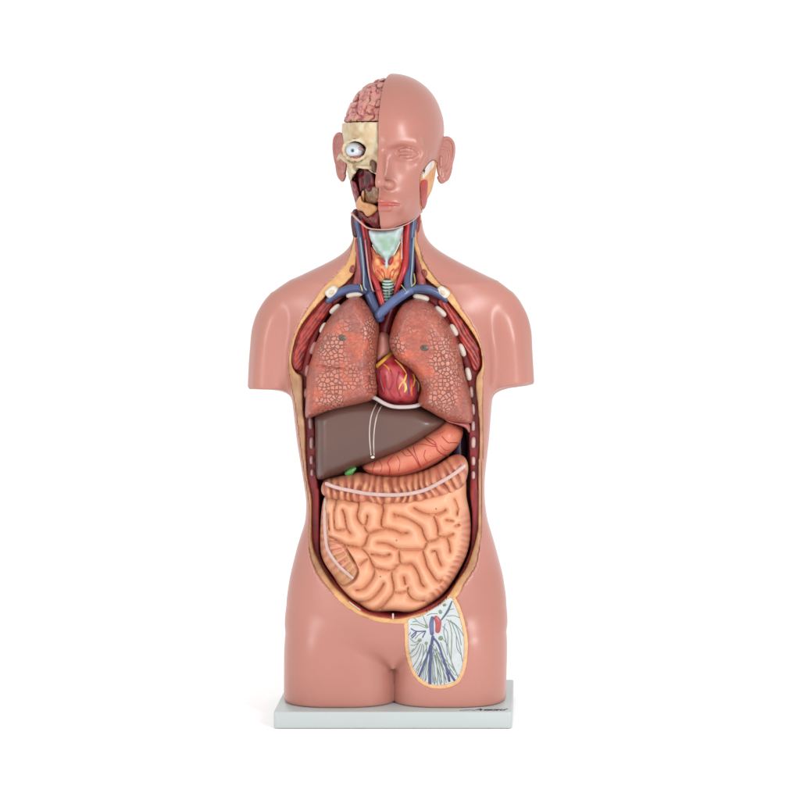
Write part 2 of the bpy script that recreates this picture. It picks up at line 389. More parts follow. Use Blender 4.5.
# lungs
LL = [(360,296),(367,303),(374,313),(378.4,322),(379.6,332.5),(378,350),(377,367.5),(379,385),(378.4,392),(374,399),(360,404),(334,410),(318,415),(308,418.5),(305.5,415),(306.6,388.5),(307.5,371),(312,357),(314.5,346.5),(320,334),(325,324),(335.5,310),(346,300),(354,295.5)]
LR = [(411,299),(402,304.5),(395,317),(390,334),(389.4,343),(392.4,352),(398.5,360.5),(411,369),(418.6,380),(421,388.5),(418.5,397),(418.6,404),(430,411),(446,419.5),(458,422),(471,423),(473.5,418),(472.5,404),(468.5,385),(464,367.5),(460,348),(454.5,332.5),(444,317),(435,306),(426.5,300),(418,297.5)]
def lungs():
    fl = [[(311,363),(330,365.5),(350,367.5),(377,366.5)]]
    a = pillow(LL, -26, 40, 40, 13, .9, blur=.13, dome=gdome(350, 362, 110, 130, .8), groove=grv(fl, 2.2, 1.6, -45))
    fr = [[(421,388),(424,384),(430,388)]]
    b = pillow(LR, -26, 40, 40, 13, .9, blur=.13, dome=gdome(432, 362, 110, 130, .8), groove=grv(fr, 1.0, 1.5, -45))
    def colL(V):
        r, px, py = blobs(V, [(334,362,16,7,.9),(362,350,12,14,.8),(330,396,20,12,.9),(360,378,16,10,1),(343,330,22,12,.4),(372,398,10,6,.6)])
        n = noise(V[:, 0], V[:, 1], V[:, 2], 9, 1); t = np.clip(r*(.6+.8*n)+.15*n, 0, 1)[:, None]
        g2 = np.clip(noise(V[:, 0], V[:, 1], V[:, 2], 14, 5)*1.6-.1, 0, 1)[:, None]
        c = np.array(lin(176, 90, 74))*(1-t)+np.array(lin(228, 106, 70))*t
        return c*(1-.38*g2*(1-t))+np.array(lin(128, 96, 96))*.38*g2*(1-t)
    def colR(V):
        r, px, py = blobs(V, [(400,330,8,22,.9),(405,356,14,6,.8),(418,372,22,7,.9),(420,340,25,10,.5),(440,392,14,10,.6),(432,325,10,10,.5)])
        n = noise(V[:, 0], V[:, 1], V[:, 2], 9, 2); t = np.clip(r*(.6+.8*n)+.15*n, 0, 1)[:, None]
        g2 = np.clip(noise(V[:, 0], V[:, 1], V[:, 2], 13, 8)*1.6-.1, 0, 1)[:, None]
        c = np.array(lin(176, 90, 74))*(1-t)+np.array(lin(228, 106, 70))*t
        return c*(1-.38*g2*(1-t))+np.array(lin(128, 96, 96))*.38*g2*(1-t)
    def cm(l, s):
        def f(V):
            r, px, py = blobs(V, l); n = noise(V[:, 0], V[:, 1], V[:, 2], 7, s)
            return np.clip(r*1.7+n*.7+.06, .16, 1)*.92
        return f
    cellL = cm([(331,349,11,12,.9),(332,385,13,26,1),(371,330,7,14,.7),(373,372,6,24,.9),(345,378,14,14,.5)], 3)
    cellR = cm([(441,362,11,22,1),(444,388,12,20,1),(396,344,7,9,.8),(452,375,10,20,.6),(434,345,8,10,.6)], 4)
    oa = build('lung', *a, M_lung, None, colL, cellL); tag(oa, 'mottled brown-pink lung with level crease line, above the wide end of the liver', 'lung', 'lungs in the open chest')
    ob = build('lung', *b, M_lung, None, colR, cellR); tag(ob, 'mottled brown-pink lung with notched edge curving round the heart', 'lung', 'lungs in the open chest')
    for o, m, p, r in ((oa, a, (342.5, 338), (4.2, 3.2)), (ob, b, (424.5, 348), (4.6, 3.4))):
        B = bvh(m); c = hit(B, *p, lift=-.6)
        build('airway_opening', *ell(c, (r[0], 1.6, r[1]), -.1), M_paint, o, noisy(lin(70, 58, 44), lin(112, 92, 84), 3))
    return a, b
lgA, lgB = lungs()
# heart
HRT = [(373,362),(382,355),(391.5,349),(402,354),(414,363),(423,375),(425.5,388),(424,397),(418,403.5),(404,406),(390,403.5),(378,398),(373.5,380)]
hb = pillow(HRT, -17, 36, 22, 20, .8)
r_ = build('heart', *hb, M_paint, None, noisy(lin(210, 84, 90), lin(176, 34, 44), 6, 2, 2)); tag(r_, 'small red heart with yellow fat stripes between the two lungs', 'heart')
at_ = pillow([(376,364),(376,345),(380,331),(389,333),(393,345),(391,354),(384,359)], -22, 20, 16, 9, .8)
build('atrium', *at_, M_paint, r_, lin(230, 156, 142))
Bh = bvhs(hb, at_)
build('fat_stripe', *tube(sm_path(drape(Bh, [(377.5,366.5),(384,361),(392,353.5)], .2)), 2.6, flat=.5), M_fat, r_, lin(236, 176, 60))
for pth, c, w in (([(406.5,374),(405,379),(403,383)], lin(234, 204, 90), 1.3), ([(405,383),(406,388),(404.5,392)], lin(236, 210, 100), 1.5), ([(413,374),(414.5,380),(413,386)], lin(232, 176, 60), 1.3), ([(412,384),(411,390),(412,396)], lin(226, 110, 60), 1.6), ([(383,364),(388,368),(391,374)], lin(230, 160, 80), 1.0), ([(406,378),(401,384),(398,391)], lin(232, 190, 90), .9), ([(414,378),(418,384),(418,391)], lin(234, 186, 80), 1.3), ([(395,360),(401,366),(406,373)], lin(232, 170, 70), 1.4)):
    build('fat_streak', *tube(drape(Bh, pth, 0), [w*.5, w, w*.4], flat=.5), M_fat, r_, c)
for pth, c in (([(409,370),(409,378),(408,386),(409,394)], lin(92, 62, 110)), ([(416,378),(417,386),(416,394)], lin(82, 70, 120)), ([(381,370),(380.5,380),(384,392)], lin(130, 50, 80)), ([(390,370),(393,380),(390,390)], lin(168, 36, 56)), ([(399,372),(397,384),(400,396)], lin(160, 40, 60)), ([(386,376),(388,388),(394,398)], lin(168, 36, 56))):
    build('coronary_vessel', *tube(drape(Bh, pth, 0), .8), M_paint, r_, c)
# liver
LIV = [(316,412),(330,403),(345,399),(360,397),(371,398),(388,402),(404,403),(418.5,404),(430,408),(446.5,416),(449,419),(446.5,422.5),(440.5,428),(427,437),(415,444),(400,451.5),(385,457),(370,463),(360,466),(350,470.5),(340,474.5),(322,479.5),(317,480),(315.6,455),(315.4,430)]
lv = pillow(LIV, -16, 38, 30, 13, 1, dome=gdome(360, 425, 200, 130, .6))
o = build('liver', *lv, M_liver, None, noisy(lin(104, 73, 66), lin(113, 81, 72), 26, 2)); tag(o, 'smooth grey-brown liver wedge below both lungs', 'liver')
Bl = bvh(lv)
for pth in ([(377,403),(372.5,412),(370.3,421),(369.4,436),(371,455)], [(381.5,406),(377,415),(374.5,428),(373.6,441),(374,455)]):
    build('ligament', *tube(sm_path(drape(Bl, pth, .1)), .6), M_paint, o, lin(214, 200, 192))
build('ligament_knob', *ell(hit(Bl, 372.6, 457, .4), (2, 1.5, 1.6)), M_paint, o, lin(240, 236, 228))
gbp = hit(Bl, 351, 468.5)
build('gallbladder', *tube(np.array([(wx(346.5, -38), -36, wz(474, -38)), (wx(350.5, -38), -38, wz(471.8, -38)), (wx(355, -38), -36, wz(468.5, -38))]), [2.6, 3.4, 1.5], 14), M_paint, o, lin(96, 176, 92))
# stomach
STO = [(361,466.5),(362,462),(375,456),(400,445),(415,438),(427,430),(440,422),(447,417),(458.5,423),(463,428),(463,435),(460,443),(454,450.5),(445,458),(433,465.5),(419.5,471.5),(403,476),(385,476.5),(370,473.5)]
st = pillow(STO, -14, 34, 20, 13, .9)
o = build('stomach', *st, M_gut, None, noisy(lin(232, 140, 112), lin(228, 124, 98), 10, 1)); tag(o, 'salmon stomach lined with thin red vessels, tucked under the liver', 'stomach')
Bs = bvh(st); z7 = lambda p: Zr(p, 370, 390, 6.667)
for p, w in (([(360,310),(400,350),(440,370),(450,400),(480,425),(520,440)], .55), ([(385,320),(430,345),(447,385)], .45), ([(250,395),(290,440),(315,480),(335,518)], .55), ([(290,380),(300,420),(320,470),(337,515)], .45), ([(165,430),(120,480),(132,520),(128,570)], .5), ([(35,480),(22,520),(15,550)], .45), ([(480,310),(520,350),(545,350),(585,352)], .5), ([(290,375),(340,362),(400,372),(440,378)], .4), ([(530,225),(555,238),(575,232)], .45), ([(130,470),(150,450)], .35), ([(215,410),(240,440),(280,435)], .35), ([(480,430),(500,410)], .3), ([(60,470),(80,510),(70,545)], .3), ([(180,440),(200,480),(190,540)], .3), ([(370,400),(360,440),(380,480)], .35), ([(430,300),(470,290),(500,270)], .35), ([(400,440),(420,470)], .3), ([(545,300),(560,330)], .3), ([(470,370),(500,400),(530,400)], .3)):
    build('blood_vessel', *tube(drape(Bs, z7(p), 0), w*1.1, 6), M_paint, o, lin(190, 66, 60))
build('blood_vessel', *tube(drape(Bs, z7([(-30,530),(0,540),(50,553),(120,560),(210,552),(300,524),(380,486),(440,455),(500,425)]), 0, 4), .7, 8), M_paint, o, lin(186, 62, 58))
# spleen in the dark gap
sp = pillow([(452,440),(463,428),(467,440),(467,462),(462,470),(452,462)], 4, 14, 10, 8, 1.2)
tag(build('spleen', *sp, M_paint, None, lin(62, 40, 60)), 'dark purple spleen in the shadowed gap between stomach and ribs', 'spleen')
print('organs', time.time()-T0)

# ------------------------------------------------------------------ intestines
A = lambda p: Zr(p, 315, 490, 10); Bb = lambda p: Zr(p, 395, 490, 10); Cc = lambda p: Zr(p, 315, 545, 10); Dd = lambda p: Zr(p, 395, 545, 10)
CAE = [(320,528),(323,540),(335.6,540),(344,544),(351,554.5),(357,565),(358.5,571),(355,578.5),(348,584),(342,586.5),(334,581),(327,573),(321,561)]
GR = [A([(215,80),(205,150),(190,220),(193,330),(212,400),(300,392),(322,385)]), A([(275,200),(295,250),(308,330),(325,390),(355,430)]), A([(340,92),(430,120),(435,180),(420,250),(440,310),(470,345),(500,350),(520,300),(525,255)]),
      A([(490,355),(510,400),(535,435),(520,480),(500,540),(460,575)]), A([(535,435),(600,410),(690,388)]), A([(670,150),(685,200),(670,270),(663,320),(675,370),(740,388),(800,400)])+Bb([(60,430),(130,425)]),
      A([(625,525),(700,530),(760,550),(800,575)]), Bb([(0,575),(60,590),(160,592),(260,592),(282,603)]), A([(560,640),(620,645),(690,660),(750,640)]),
      A([(140,470),(200,490),(290,545),(340,555),(400,565),(460,580),(510,620),(550,680),(580,760),(590,790)]), A([(450,745),(485,715),(525,688)]),
      A([(790,240),(800,262)]), Bb([(0,250),(80,265),(160,300),(230,345),(270,385),(285,440),(322,515)]), Bb([(322,515),(300,570),(280,605),(300,680),(320,760),(340,790)])+Dd([(390,320),(430,360),(520,340)]),
      Bb([(190,180),(260,220),(350,245),(420,240),(480,220),(505,200)]), Bb([(385,260),(415,330),(430,400),(430,455),(510,475),(540,540),(550,620)]), Bb([(322,515),(400,500),(440,468)]),
      Bb([(510,300),(580,312)]), Bb([(600,362),(660,350)]), Bb([(590,100),(622,180),(620,250)]), Bb([(40,595),(45,660),(60,730),(150,735)]), Dd([(160,180),(200,220),(240,300),(260,380),(290,410)]),
      Bb([(370,610),(410,612),(430,680),(460,750)]), Bb([(510,475),(580,440)]), Dd([(90,320),(103,385)]), Dd([(0,470),(60,475),(120,460),(150,510),(200,550),(280,562),(370,550),(400,530)]), Dd([(0,215),(30,195),(60,182)]),
      Dd([(125,460),(132,425)]), Cc([(580,190),(592,220),(592,290),(550,370),(480,440),(410,450)]), Cc([(590,222),(680,240),(760,252),(800,230)]), Cc([(768,260),(770,320),(788,400),(780,480),(720,560),(650,650)]),
      Cc([(690,380),(640,460),(560,540),(440,592)]), A([(130,250),(132,330),(140,400)])]
DES = [(466,514),(468,533),(465,552),(456,572),(446,588),(433,600)]
OUT = [(326,494),(321,505),(319.5,521),(319,545),(321,561.6),(331,577),(340,590),(352,602),(369,612.5),(380,614),(390,613),(393,612.5),(396,613),(414,614),(433,604.5),(447,592.5),(459,573.5),(467.5,554.5),(470,533),(469,514),(466,497.5),(466,483),(460,470),(440,480),(400,490),(350,488)]
def gut_groove(g):
    d = lines(g, [cr(pxz(p, -50), False, 4) for p in GR]); t = np.clip(1-d/7.5, 0, 1); r = gblur((6.0*np.clip(1-d/10, 0, 1)**1.5)[:, None, :], 1.6/g.h)[:, 0, :]+6.0*(1-np.sqrt(1-t**2*.999))+1.3*np.clip(1-d/1.5, 0, 1)
    c = cr(pxz(CAE, -50), True, 5); dc = poly(g, c)[:, 0, :]
    r = np.where(dc < 0, 0, r); r = np.maximum(r, 4*np.clip(1-np.abs(dc)/6, 0, 1)**2+4*np.clip(1-np.abs(dc)/1.6, 0, 1))
    return r
def path_s(px, py, path):
    P = cr(path, False, 8); best = np.full(px.shape, 1e9); s = np.zeros(px.shape); L = 0
    for (ax, ay), (bx, by) in zip(P[:-1], P[1:]):
        l = math.hypot(bx-ax, by-ay)+1e-9; t = np.clip(((px-ax)*(bx-ax)+(py-ay)*(by-ay))/l/l, 0, 1)
        d = np.hypot(px-ax-t*(bx-ax), py-ay-t*(by-ay)); m = d < best; best = np.where(m, d, best); s = np.where(m, L+t*l, s); L += l
    return s, best
ASC = [(323,500),(322,520),(325,543),(330,556),(340,568),(352,580)]
def gpx(g, Y=-50):
    k = 1+Y/2330; return (g.x[:, None]-CX)/k+540, 185-(g.z[None, :]-CZ)/k+0*g.x[:, None]
def warp_s(px, py, path):
    s, d = path_s(px, py, path); return s+2.2*noise(px, py, 0*px, 13, 4), d
def gut_all(g):
    r = gut_groove(g); px, py = gpx(g)
    s, d = warp_s(px+0*py, py, DES); m = np.clip((9-d)/3, 0, 1); r = r*(1-m)+m*(1.3+1.3*np.sin(s*2*math.pi/6.2))
    s, d = warp_s(px+0*py, py, ASC); dc = poly(g, cr(pxz(CAE, -50), True, 5))[:, 0, :]
    m = np.maximum(np.clip((4.5-d)/2, 0, 1)*(py < 545), np.clip(-dc/2-1, 0, 1)); r = r+m*(1.0+1.0*np.sin(s*2*math.pi/7.5))
    return r.astype(F4)
gt = pillow(OUT, -16, 46, 16, 17, .65, Yref=-34, groove=gut_all, dome=gdome(395, 555, 150, 140, .75))
INT = bpy.data.objects.new('intestines', None); COL.objects.link(INT); ORI['intestines'] = np.array([0., -16, wz(616)]); INT.location = ORI['intestines']*S
tag(INT, 'removable block of peach small bowel coils framed by banded large bowel filling the open belly', 'intestines')
def gcol(V):
    r, px, py = blobs(V, [(0, 0, 1, 1, 0)])
    c = noisy(lin(250, 184, 146), lin(247, 174, 134), 9, 3)(V)
    pk = np.array(lin(214, 118, 98)); pb = np.array(lin(226, 160, 126)); yb = np.array(lin(206, 150, 100))
    def band(m, s, per):
        nonlocal c
        t = np.clip(.5+.7*np.sin(s*2*math.pi/per)+.35*noise(px, py, 0*px, 4, 2), 0, 1)[:, None]; m = (m*.85)[:, None]
        c = c*(1-m)+(pk*t+pb*(1-t))*m
    s, d = warp_s(px, py, DES); band(np.clip((8-d)/4+.3*noise(px, py, 0*px, 5, 9), 0, 1)*(py > 505)*np.clip((py-508)/12, 0, 1), s, 6.2)
    s, d = warp_s(px, py, ASC)
    from_c = np.zeros(len(V)); Pc = cr(CAE, True, 5)
    ins = np.zeros(len(V), bool)
    for i in range(len(Pc)):
        ax, ay = Pc[i]; bx, by = Pc[(i+1) % len(Pc)]
        if ay != by: ins ^= ((ay > py) != (by > py)) & (px < (bx-ax)*(py-ay)/(by-ay)+ax)
    band(np.maximum(ins*1.0, np.clip((4.5-d)/2, 0, 1)*(py < 545)*.8), s, 7.5)
    m = (ins*np.clip(noise(px, py, 0*px, 8, 6)*1.5+.3, 0, .7)*(py > 553))[:, None]
    return c*(1-m)+yb*m
sb = build('small_bowel', *gt, M_gut, INT, gcol)
Bg = bvh(gt)
TC = [(321,485),(325,480),(331,479),(345,475.5),(359,473.5),(371,475),(395,477),(419,473),(436,466),(447,459),(455,455.5),(464,457.5),(468,466),(467.5,476),(464,486),(452,496),(433,501.5),(414,506),(390,506.5),(366.5,505),(343,501.5),(326,498),(320.5,493)]
TS = [(322,489),(347.5,490),(371,492),(400,492),(423.5,488),(442.5,480),(466,465)]
def tc_g(g):
    px, py = gpx(g); s, d = warp_s(px+0*py, py, TS); q = .5+.5*np.sin((s+4*noise(px+0*py, py, 0*px, 13, 8))*2*math.pi/7.6); return (3.8*q**2+2.6*noise(px+0*py, py, 0*px, 6, 5)).astype(F4)
tcm = pillow(TC, -30, 32, 20, 11, .8, Yref=-40, groove=tc_g)
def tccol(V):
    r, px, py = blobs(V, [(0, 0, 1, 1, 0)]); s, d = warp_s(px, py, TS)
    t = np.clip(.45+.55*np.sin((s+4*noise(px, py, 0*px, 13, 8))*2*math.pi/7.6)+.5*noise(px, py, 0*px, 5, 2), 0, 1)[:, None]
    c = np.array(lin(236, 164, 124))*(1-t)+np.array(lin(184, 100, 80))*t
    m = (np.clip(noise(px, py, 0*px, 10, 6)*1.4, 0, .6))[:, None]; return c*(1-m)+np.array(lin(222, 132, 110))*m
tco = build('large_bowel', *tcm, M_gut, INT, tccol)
Bt = bvh(tcm)
tp = [(326,483.5),(335,487),(347.5,490),(371,494),(400,494.7),(423.5,490.4),(442.5,481),(454,474),(465,465.5)]
build('band', *tube(drape_env(Bt, tp, .2), 1.9, 10, flat=.6), M_paint, tco, lin(218, 184, 178))
build('band', *tube(drape_env(Bg, [(325.5,499),(324.5,519),(326,542),(329.5,553),(339,566),(352.5,578)], .2), 1.6, 10, flat=.6), M_paint, sb, lin(216, 182, 172))
for p in ((345.2, 561.5), (380.5, 576.8), (436, 508.5), (396.5, 540.5)):
    build('pin_dot', *ell(hit(Bg, *p, lift=-.3), (1.0, .6, 1.0)), M_paint, sb, lin(172, 100, 76))
print('gut', time.time()-T0)

# ------------------------------------------------------------------ chest wall pieces
PML = [(326,298),(314,310),(302,326),(295,344),(291.6,360),(292,368),(296,372),(302,371.5),(305,362),(310,344),(320,326),(329,314),(334,304),(333,298)]
PMR = [(443,296),(458,312),(470,328),(480,346),(482,360),(481.5,369),(477,373),(471,370),(468,360),(460,344),(452,328),(444,314),(436,303)]
for pm in (PML, PMR):
    def st_(g, pm=pm):
        px, py = gpx(g, -30); return (.45*np.sin((px+(py-330)*(.75 if pm is PML else -.6)+2*noise(px, py, 0*px, 12, 3))*2*math.pi/4.0)).astype(F4)
    m = pillow(pm, -20, 11, 8, 3.5, .8, Yref=-30, groove=st_)
    build('chest_muscle', *m, M_mus, TORSO, noisy(lin(192, 62, 50), lin(150, 40, 38), 4, 5, 2))
def rib(px, py, a, b, ang, c=lin(232, 218, 204), y=-27, sq=.75):
    build('rib', *ell((wx(px, y), y, wz(py, y)), (a, 4, b), math.radians(ang), sq), M_bone, TORSO, c)
CP = lin(206, 142, 132)
for px, py, a, b, an in ((354.5,294.5,8.5,3.2,10),(335,309,6.5,3.0,42),(323.5,328,5.8,3.0,62)): rib(px, py, a, b, an, y=-33)
for px, py, a, b, an in ((313.5,348,6.5,3,68),(307.8,371,6,3,82),(306,393,5,2.4,88)): rib(px, py, a, b, an, CP, -29)
for px, py, a, b, an in ((310.4,423,6.2,2.4,92),(311.6,443,6,2.3,90),(311.6,460,4.4,2,90),(312.3,472.5,3.4,1.8,90)): rib(px, py, a, b, an, lin(206, 160, 156), -25)
for px, py, a, b, an in ((421,297.5,8.3,3.2,-14),(440.5,311.5,7,3.1,-42),(453.8,330,6.6,3,-60),(462,350,6.8,3,-68),(468.3,374,6.6,2.9,-78)): rib(px, py, a, b, an, y=-33)
for px, py, a, b, an in ((471.5,392,5.6,2.4,-86),(473,409.5,5.6,2.3,90),(473,426,5,2.2,90),(473.4,442.5,5.6,2.3,88),(473.3,461,4.4,2.1,90),(473.2,475,3.9,1.9,90)): rib(px, py, a, b, an, lin(222, 186, 178), -26)
for px, py, an in ((332, 292, 38), (443, 292.5, -38)):
    y = -33
    e = build('collarbone_end', *ell((wx(px, y), y, wz(py, y)), (6.8, 5, 5.0), math.radians(an), .6), M_bone, TORSO, lin(240, 234, 218))
    build('marrow', *ell((wx(px, y), y-4.2, wz(py, y)), (3.2, 1.3, 2.2), math.radians(an)), M_bone, e, lin(222, 204, 178))
for px, py, an in ((352, 270, -75), (425, 274, 70)):
    p = hit(B_body, px, py, 0)
    build('muscle_end', *ell(p, (5, 1.2, 2.5), math.radians(-an), .9), M_mus, TORSO, lin(156, 60, 48))
# diaphragm edge
Pd = np.array([(wx(a, -36), -36-b2, wz(b, -36)) for a, b, b2 in ((368, 395, 4), (376, 397.5, 8), (385, 402.5, 10), (394, 405.5, 11), (405, 406, 11), (416, 405, 10), (424, 402, 6))])
build('diaphragm', *tube(cr(Pd), 2.0, 10), M_paint, TORSO, lin(214, 198, 194))
dp = pillow([(443,417),(456,420),(466,420.5),(470,426),(469.5,434),(466,428),(458,424.5),(448,421.5)], -32, 16, 6, 3, .8)
build('diaphragm_flap', *dp, M_paint, TORSO, lin(204, 116, 112))
for pth, y in (([(450,597.5),(456,590),(459,585)], -42), ([(349,602),(355,606.5),(360,610)], -50), ([(393,614),(393,618.5)], -58)):
    build('pelvis_bone', *tube(cr([(wx(a, y), y, wz(b, y)) for a, b in pth]), .9, 8), M_bone, TORSO, lin(222, 212, 198))

# ------------------------------------------------------------------ neck contents
z5 = lambda p: Zr(p, 340, 215, 8)
def ntube(name, p, y, r, c, m=M_paint, seg=14):
    q = z5(p); ys = np.interp(np.linspace(0, 1, len(q)), np.linspace(0, 1, len(y)), y) if not np.isscalar(y) else [y]*len(q)
    build(name, *tube(cr([(wx(a, yy), yy, wz(b, yy)) for (a, b), yy in zip(q, ys)]), r, seg), m, TORSO, c)
DB = lin(66, 80, 120); NV = lin(206, 200, 190)
ntube('jugular_vein', [(138,30),(148,100),(168,200),(182,350),(203,500),(225,600),(262,700),(305,790),(320,830)], [-14,-16,-20,-28,-34,-38], [3.0,3.0,3.2,3.6,4.8,5,4.6], noisy(DB, C_BLUE, 8))
ntube('jugular_vein', [(590,20),(578,100),(565,250),(562,400),(548,500),(555,600)], [-14,-16,-22,-30,-36], [3.2,3.6,3.8,4.2,5,5], noisy(DB, C_BLUE, 8))
ntube('brachiocephalic_vein', [(585,590),(520,625),(430,690),(335,775),(305,810)], [-35,-40,-42,-42], [4.4,5,5,4.8,4], noisy(C_BLUE, lin(92, 110, 160), 8))
ntube('subclavian_vein', [(-95,690),(-50,650),(0,620),(80,590),(150,588),(200,605)], [-32,-33,-35,-35], [3,4,4.2,4.2,4], noisy(DB, C_BLUE, 6))
ntube('subclavian_vein', [(580,592),(650,590),(720,600),(800,640),(850,680)], [-36,-36,-34,-32], [4.4,4.4,4.2,4,3], noisy(DB, C_BLUE, 6))
ntube('carotid_artery', [(180,50),(195,140),(215,250),(228,340),(245,450),(290,550),(320,640),(345,720)], [-15,-18,-26,-34,-36], [2.4,2.6,2.8,2.8,3.2,3.4], lin(196, 44, 48))
ntube('carotid_artery', [(545,40),(535,130),(527,250),(522,350),(512,430),(480,520),(440,640)], [-15,-19,-27,-34,-30], [3,3.6,3.6,3.6,3.4,3,2.6], lin(194, 40, 44))
ntube('muscle_strip', [(215,100),(232,220),(245,350),(262,450),(300,540)], [-16,-24,-30,-32], 2.2, lin(160, 30, 36), M_mus)
ntube('muscle_strip', [(500,130),(500,260),(498,380),(480,480),(440,560)], [-17,-24,-30,-30], 1.8, lin(214, 130, 126), M_paint)
ntube('nerve', [(163,180),(180,330),(190,450),(190,560),(210,600)], [-24,-32,-38,-41], .8, lin(150, 168, 180))
ntube('nerve', [(203,200),(215,330),(232,480),(255,580),(268,612)], [-24,-31,-38,-42], .8, lin(204, 160, 158))
ntube('nerve', [(590,180),(583,300),(576,420),(568,520),(575,570)], [-24,-31,-37,-40], .8, lin(150, 168, 180))
ntube('nerve', [(488,130),(492,260),(494,350)], [-20,-28,-32], .7, lin(232, 214, 206))
ntube('nerve', [(490,560),(515,590),(530,610)], [-42,-43], .5, lin(160, 170, 90))
ntube('nerve', [(165,560),(180,610)], [-40,-41], .6, lin(214, 190, 130))
ntube('nerve', [(590,470),(600,540),(570,570)], [-33,-38,-41], .7, lin(176, 170, 84))
ntube('ligature', [(180,608),(260,612),(330,598),(420,602),(480,608)], [-42,-44,-40,-43], .35, lin(50, 34, 50))
ntube('neck_muscle', [(128,-25),(120,20),(122,80),(130,160)], [2,-3,-6,-9], [3.6,4.2,4.2,3.6], noisy(lin(110, 46, 48), lin(80, 30, 38), 4), M_mus)
ntube('neck_muscle', [(180,-50),(185,20),(180,100)], [2,-2,-5], [6,6,5], noisy(lin(120, 40, 46), lin(84, 28, 38), 4), M_mus)
ntube('neck_muscle', [(612,0),(612,80),(600,160)], [-4,-8,-10], [4,3.8,3], noisy(lin(160, 44, 44), lin(120, 34, 38), 4), M_mus)
ntube('neck_muscle', [(140,200),(145,330),(150,450),(140,560)], [-12,-16,-20,-24], [2.6,3.2,4,5], noisy(lin(186, 96, 96), lin(164, 70, 74), 5), M_mus)
ntube('neck_muscle', [(600,220),(620,330),(640,450),(650,560)], [-12,-16,-20,-26], [2.6,3.2,4.4,5], noisy(lin(196, 104, 104), lin(164, 70, 74), 5), M_mus)
# throat block
thy = pillow(z5([(236,180),(262,320),(252,400),(275,490),(335,545),(380,515),(430,548),(470,500),(500,400),(498,250),(490,190),(440,300),(300,300)]), -26, 12, 10, 6, .7, k=4)
th = build('thyroid', *thy, M_fat, TORSO, noisy(lin(246, 178, 112), lin(214, 104, 66), 3.2, 2, 1.8))
Bth = bvh(thy)
for p in ([(250,260),(262,330),(275,420),(300,500)], [(295,440),(320,465),(345,500)], [(330,430),(352,460),(360,520)], [(468,420),(440,450),(420,500)], [(430,430),(405,460),(400,520)], [(480,270),(478,350),(470,440)]):
    build('thyroid_vessel', *tube(drape(Bth, z5(p), 0), .55, 6), M_paint, th, lin(196, 60, 44))
lar = pillow(z5([(232,118),(300,122),(400,112),(506,84),(492,160),(478,220),(440,310),(412,352),(400,420),(375,440),(352,420),(345,352),(300,300),(262,235),(238,180)]), -30, 12, 10, 4.5, .7, k=4)
def lcol(V):
    r, px, py = blobs(V, [(386, 245, 16, 9, 1)]); n = noise(V[:, 0], V[:, 1], V[:, 2], 4, 3)
    t = np.clip(r*1.3+.7*n-.1, 0, 1)[:, None]; return np.array(lin(204, 218, 222))*(1-t)+np.array(lin(158, 190, 168))*t
lo = build('larynx', *lar, M_paint, TORSO, lcol)
Bla = bvh(lar)
for p in ([(262,240),(300,305),(345,350),(360,385)], [(478,215),(445,290),(415,340),(395,385)]):
    build('cartilage_edge', *tube(drape(Bla, z5(p), 0), .8, 8), M_paint, lo, lin(236, 238, 232))
for p in ([(305,328),(322,360),(352,405),(362,372),(335,345)], [(430,328),(395,352),(386,378),(400,408),(425,372)]):
    build('throat_muscle', *pillow(z5(p), -38, 6, 4, 3, .6, k=4), M_mus, TORSO, lin(186, 44, 52))
ntube('windpipe', [(380,470),(380,560),(383,640),(385,720)], [-26,-30,-32,-30], [5.4,5.4,5.2,5], lin(60, 76, 72))
for i in range(7):
    py = 518+i*25; yy = -31-.2*i; q = z5([(338+i, py), (380, py+10), (430-i, py)])
    P = [(wx(q[0][0], yy), yy+3, wz(q[0][1], yy)), (wx(q[1][0]-3, yy), yy-3.5, wz(q[1][1], yy)), (wx(q[1][0]+3, yy), yy-3.5, wz(q[1][1], yy)), (wx(q[2][0], yy), yy+3, wz(q[2][1], yy))]
    build('windpipe_ring', *tube(cr(P), 1.15, 8), M_paint, TORSO, lin(184, 208, 196) if i < 4 else lin(120, 156, 140))
yy = -10
build('aorta', *tube(cr([(wx(391, -20), -20, wz(306, -20)), (wx(388, -22), -22, wz(318, -22)), (wx(385, -24), -24, wz(330, -24)), (wx(382, -20), -20, wz(342, -20))]), [6, 6.5, 6, 5], 16), M_paint, TORSO, noisy(lin(150, 30, 40), lin(120, 24, 34), 6))

# ------------------------------------------------------------------ thigh window vessels
z6 = lambda p: Zr(p, 400, 595, 8)
Bw = bvh(panel)
BL, GN, RD = lin(84, 90, 136), lin(134, 158, 134), lin(186, 84, 94)
def wv(name, lst, r, c):
    for p in lst: build(name, *tube(drape(Bw, z6(p), 0, 4), r, 8, flat=.6), M_paint, tw, c)
wv('vein', [[(258,180),(250,240),(255,310)]], [1.6, 2.3, 2.0], noisy(BL, lin(120, 126, 170), 3))
wv('vein', [[(262,330),(250,420),(245,520),(240,620),(240,708)]], [1.4, 1.5, 1.5, 1.6, 1.7], BL)
wv('vein', [[(240,400),(225,470),(190,560),(155,650)]], [.7, 1.0, 1.2], BL)
wv('vein', [[(270,345),(310,400),(340,490),(370,580),(400,715)], [(350,540),(390,610),(450,705)]], [1.0, 1.1, 1.2], BL)
wv('vein', [[(90,270),(130,290),(205,288)], [(90,330),(120,300),(140,290)], [(180,340),(205,290)], [(95,345),(120,320),(130,300)]], .6, BL)
wv('vein', [[(415,50),(380,130),(330,200)]], [.7, 1.2, .7], lin(84, 110, 130))
wv('artery', [[(285,180),(305,220),(300,290)]], [2.2, 3.2, 2.4], noisy(RD, lin(206, 100, 100), 3))
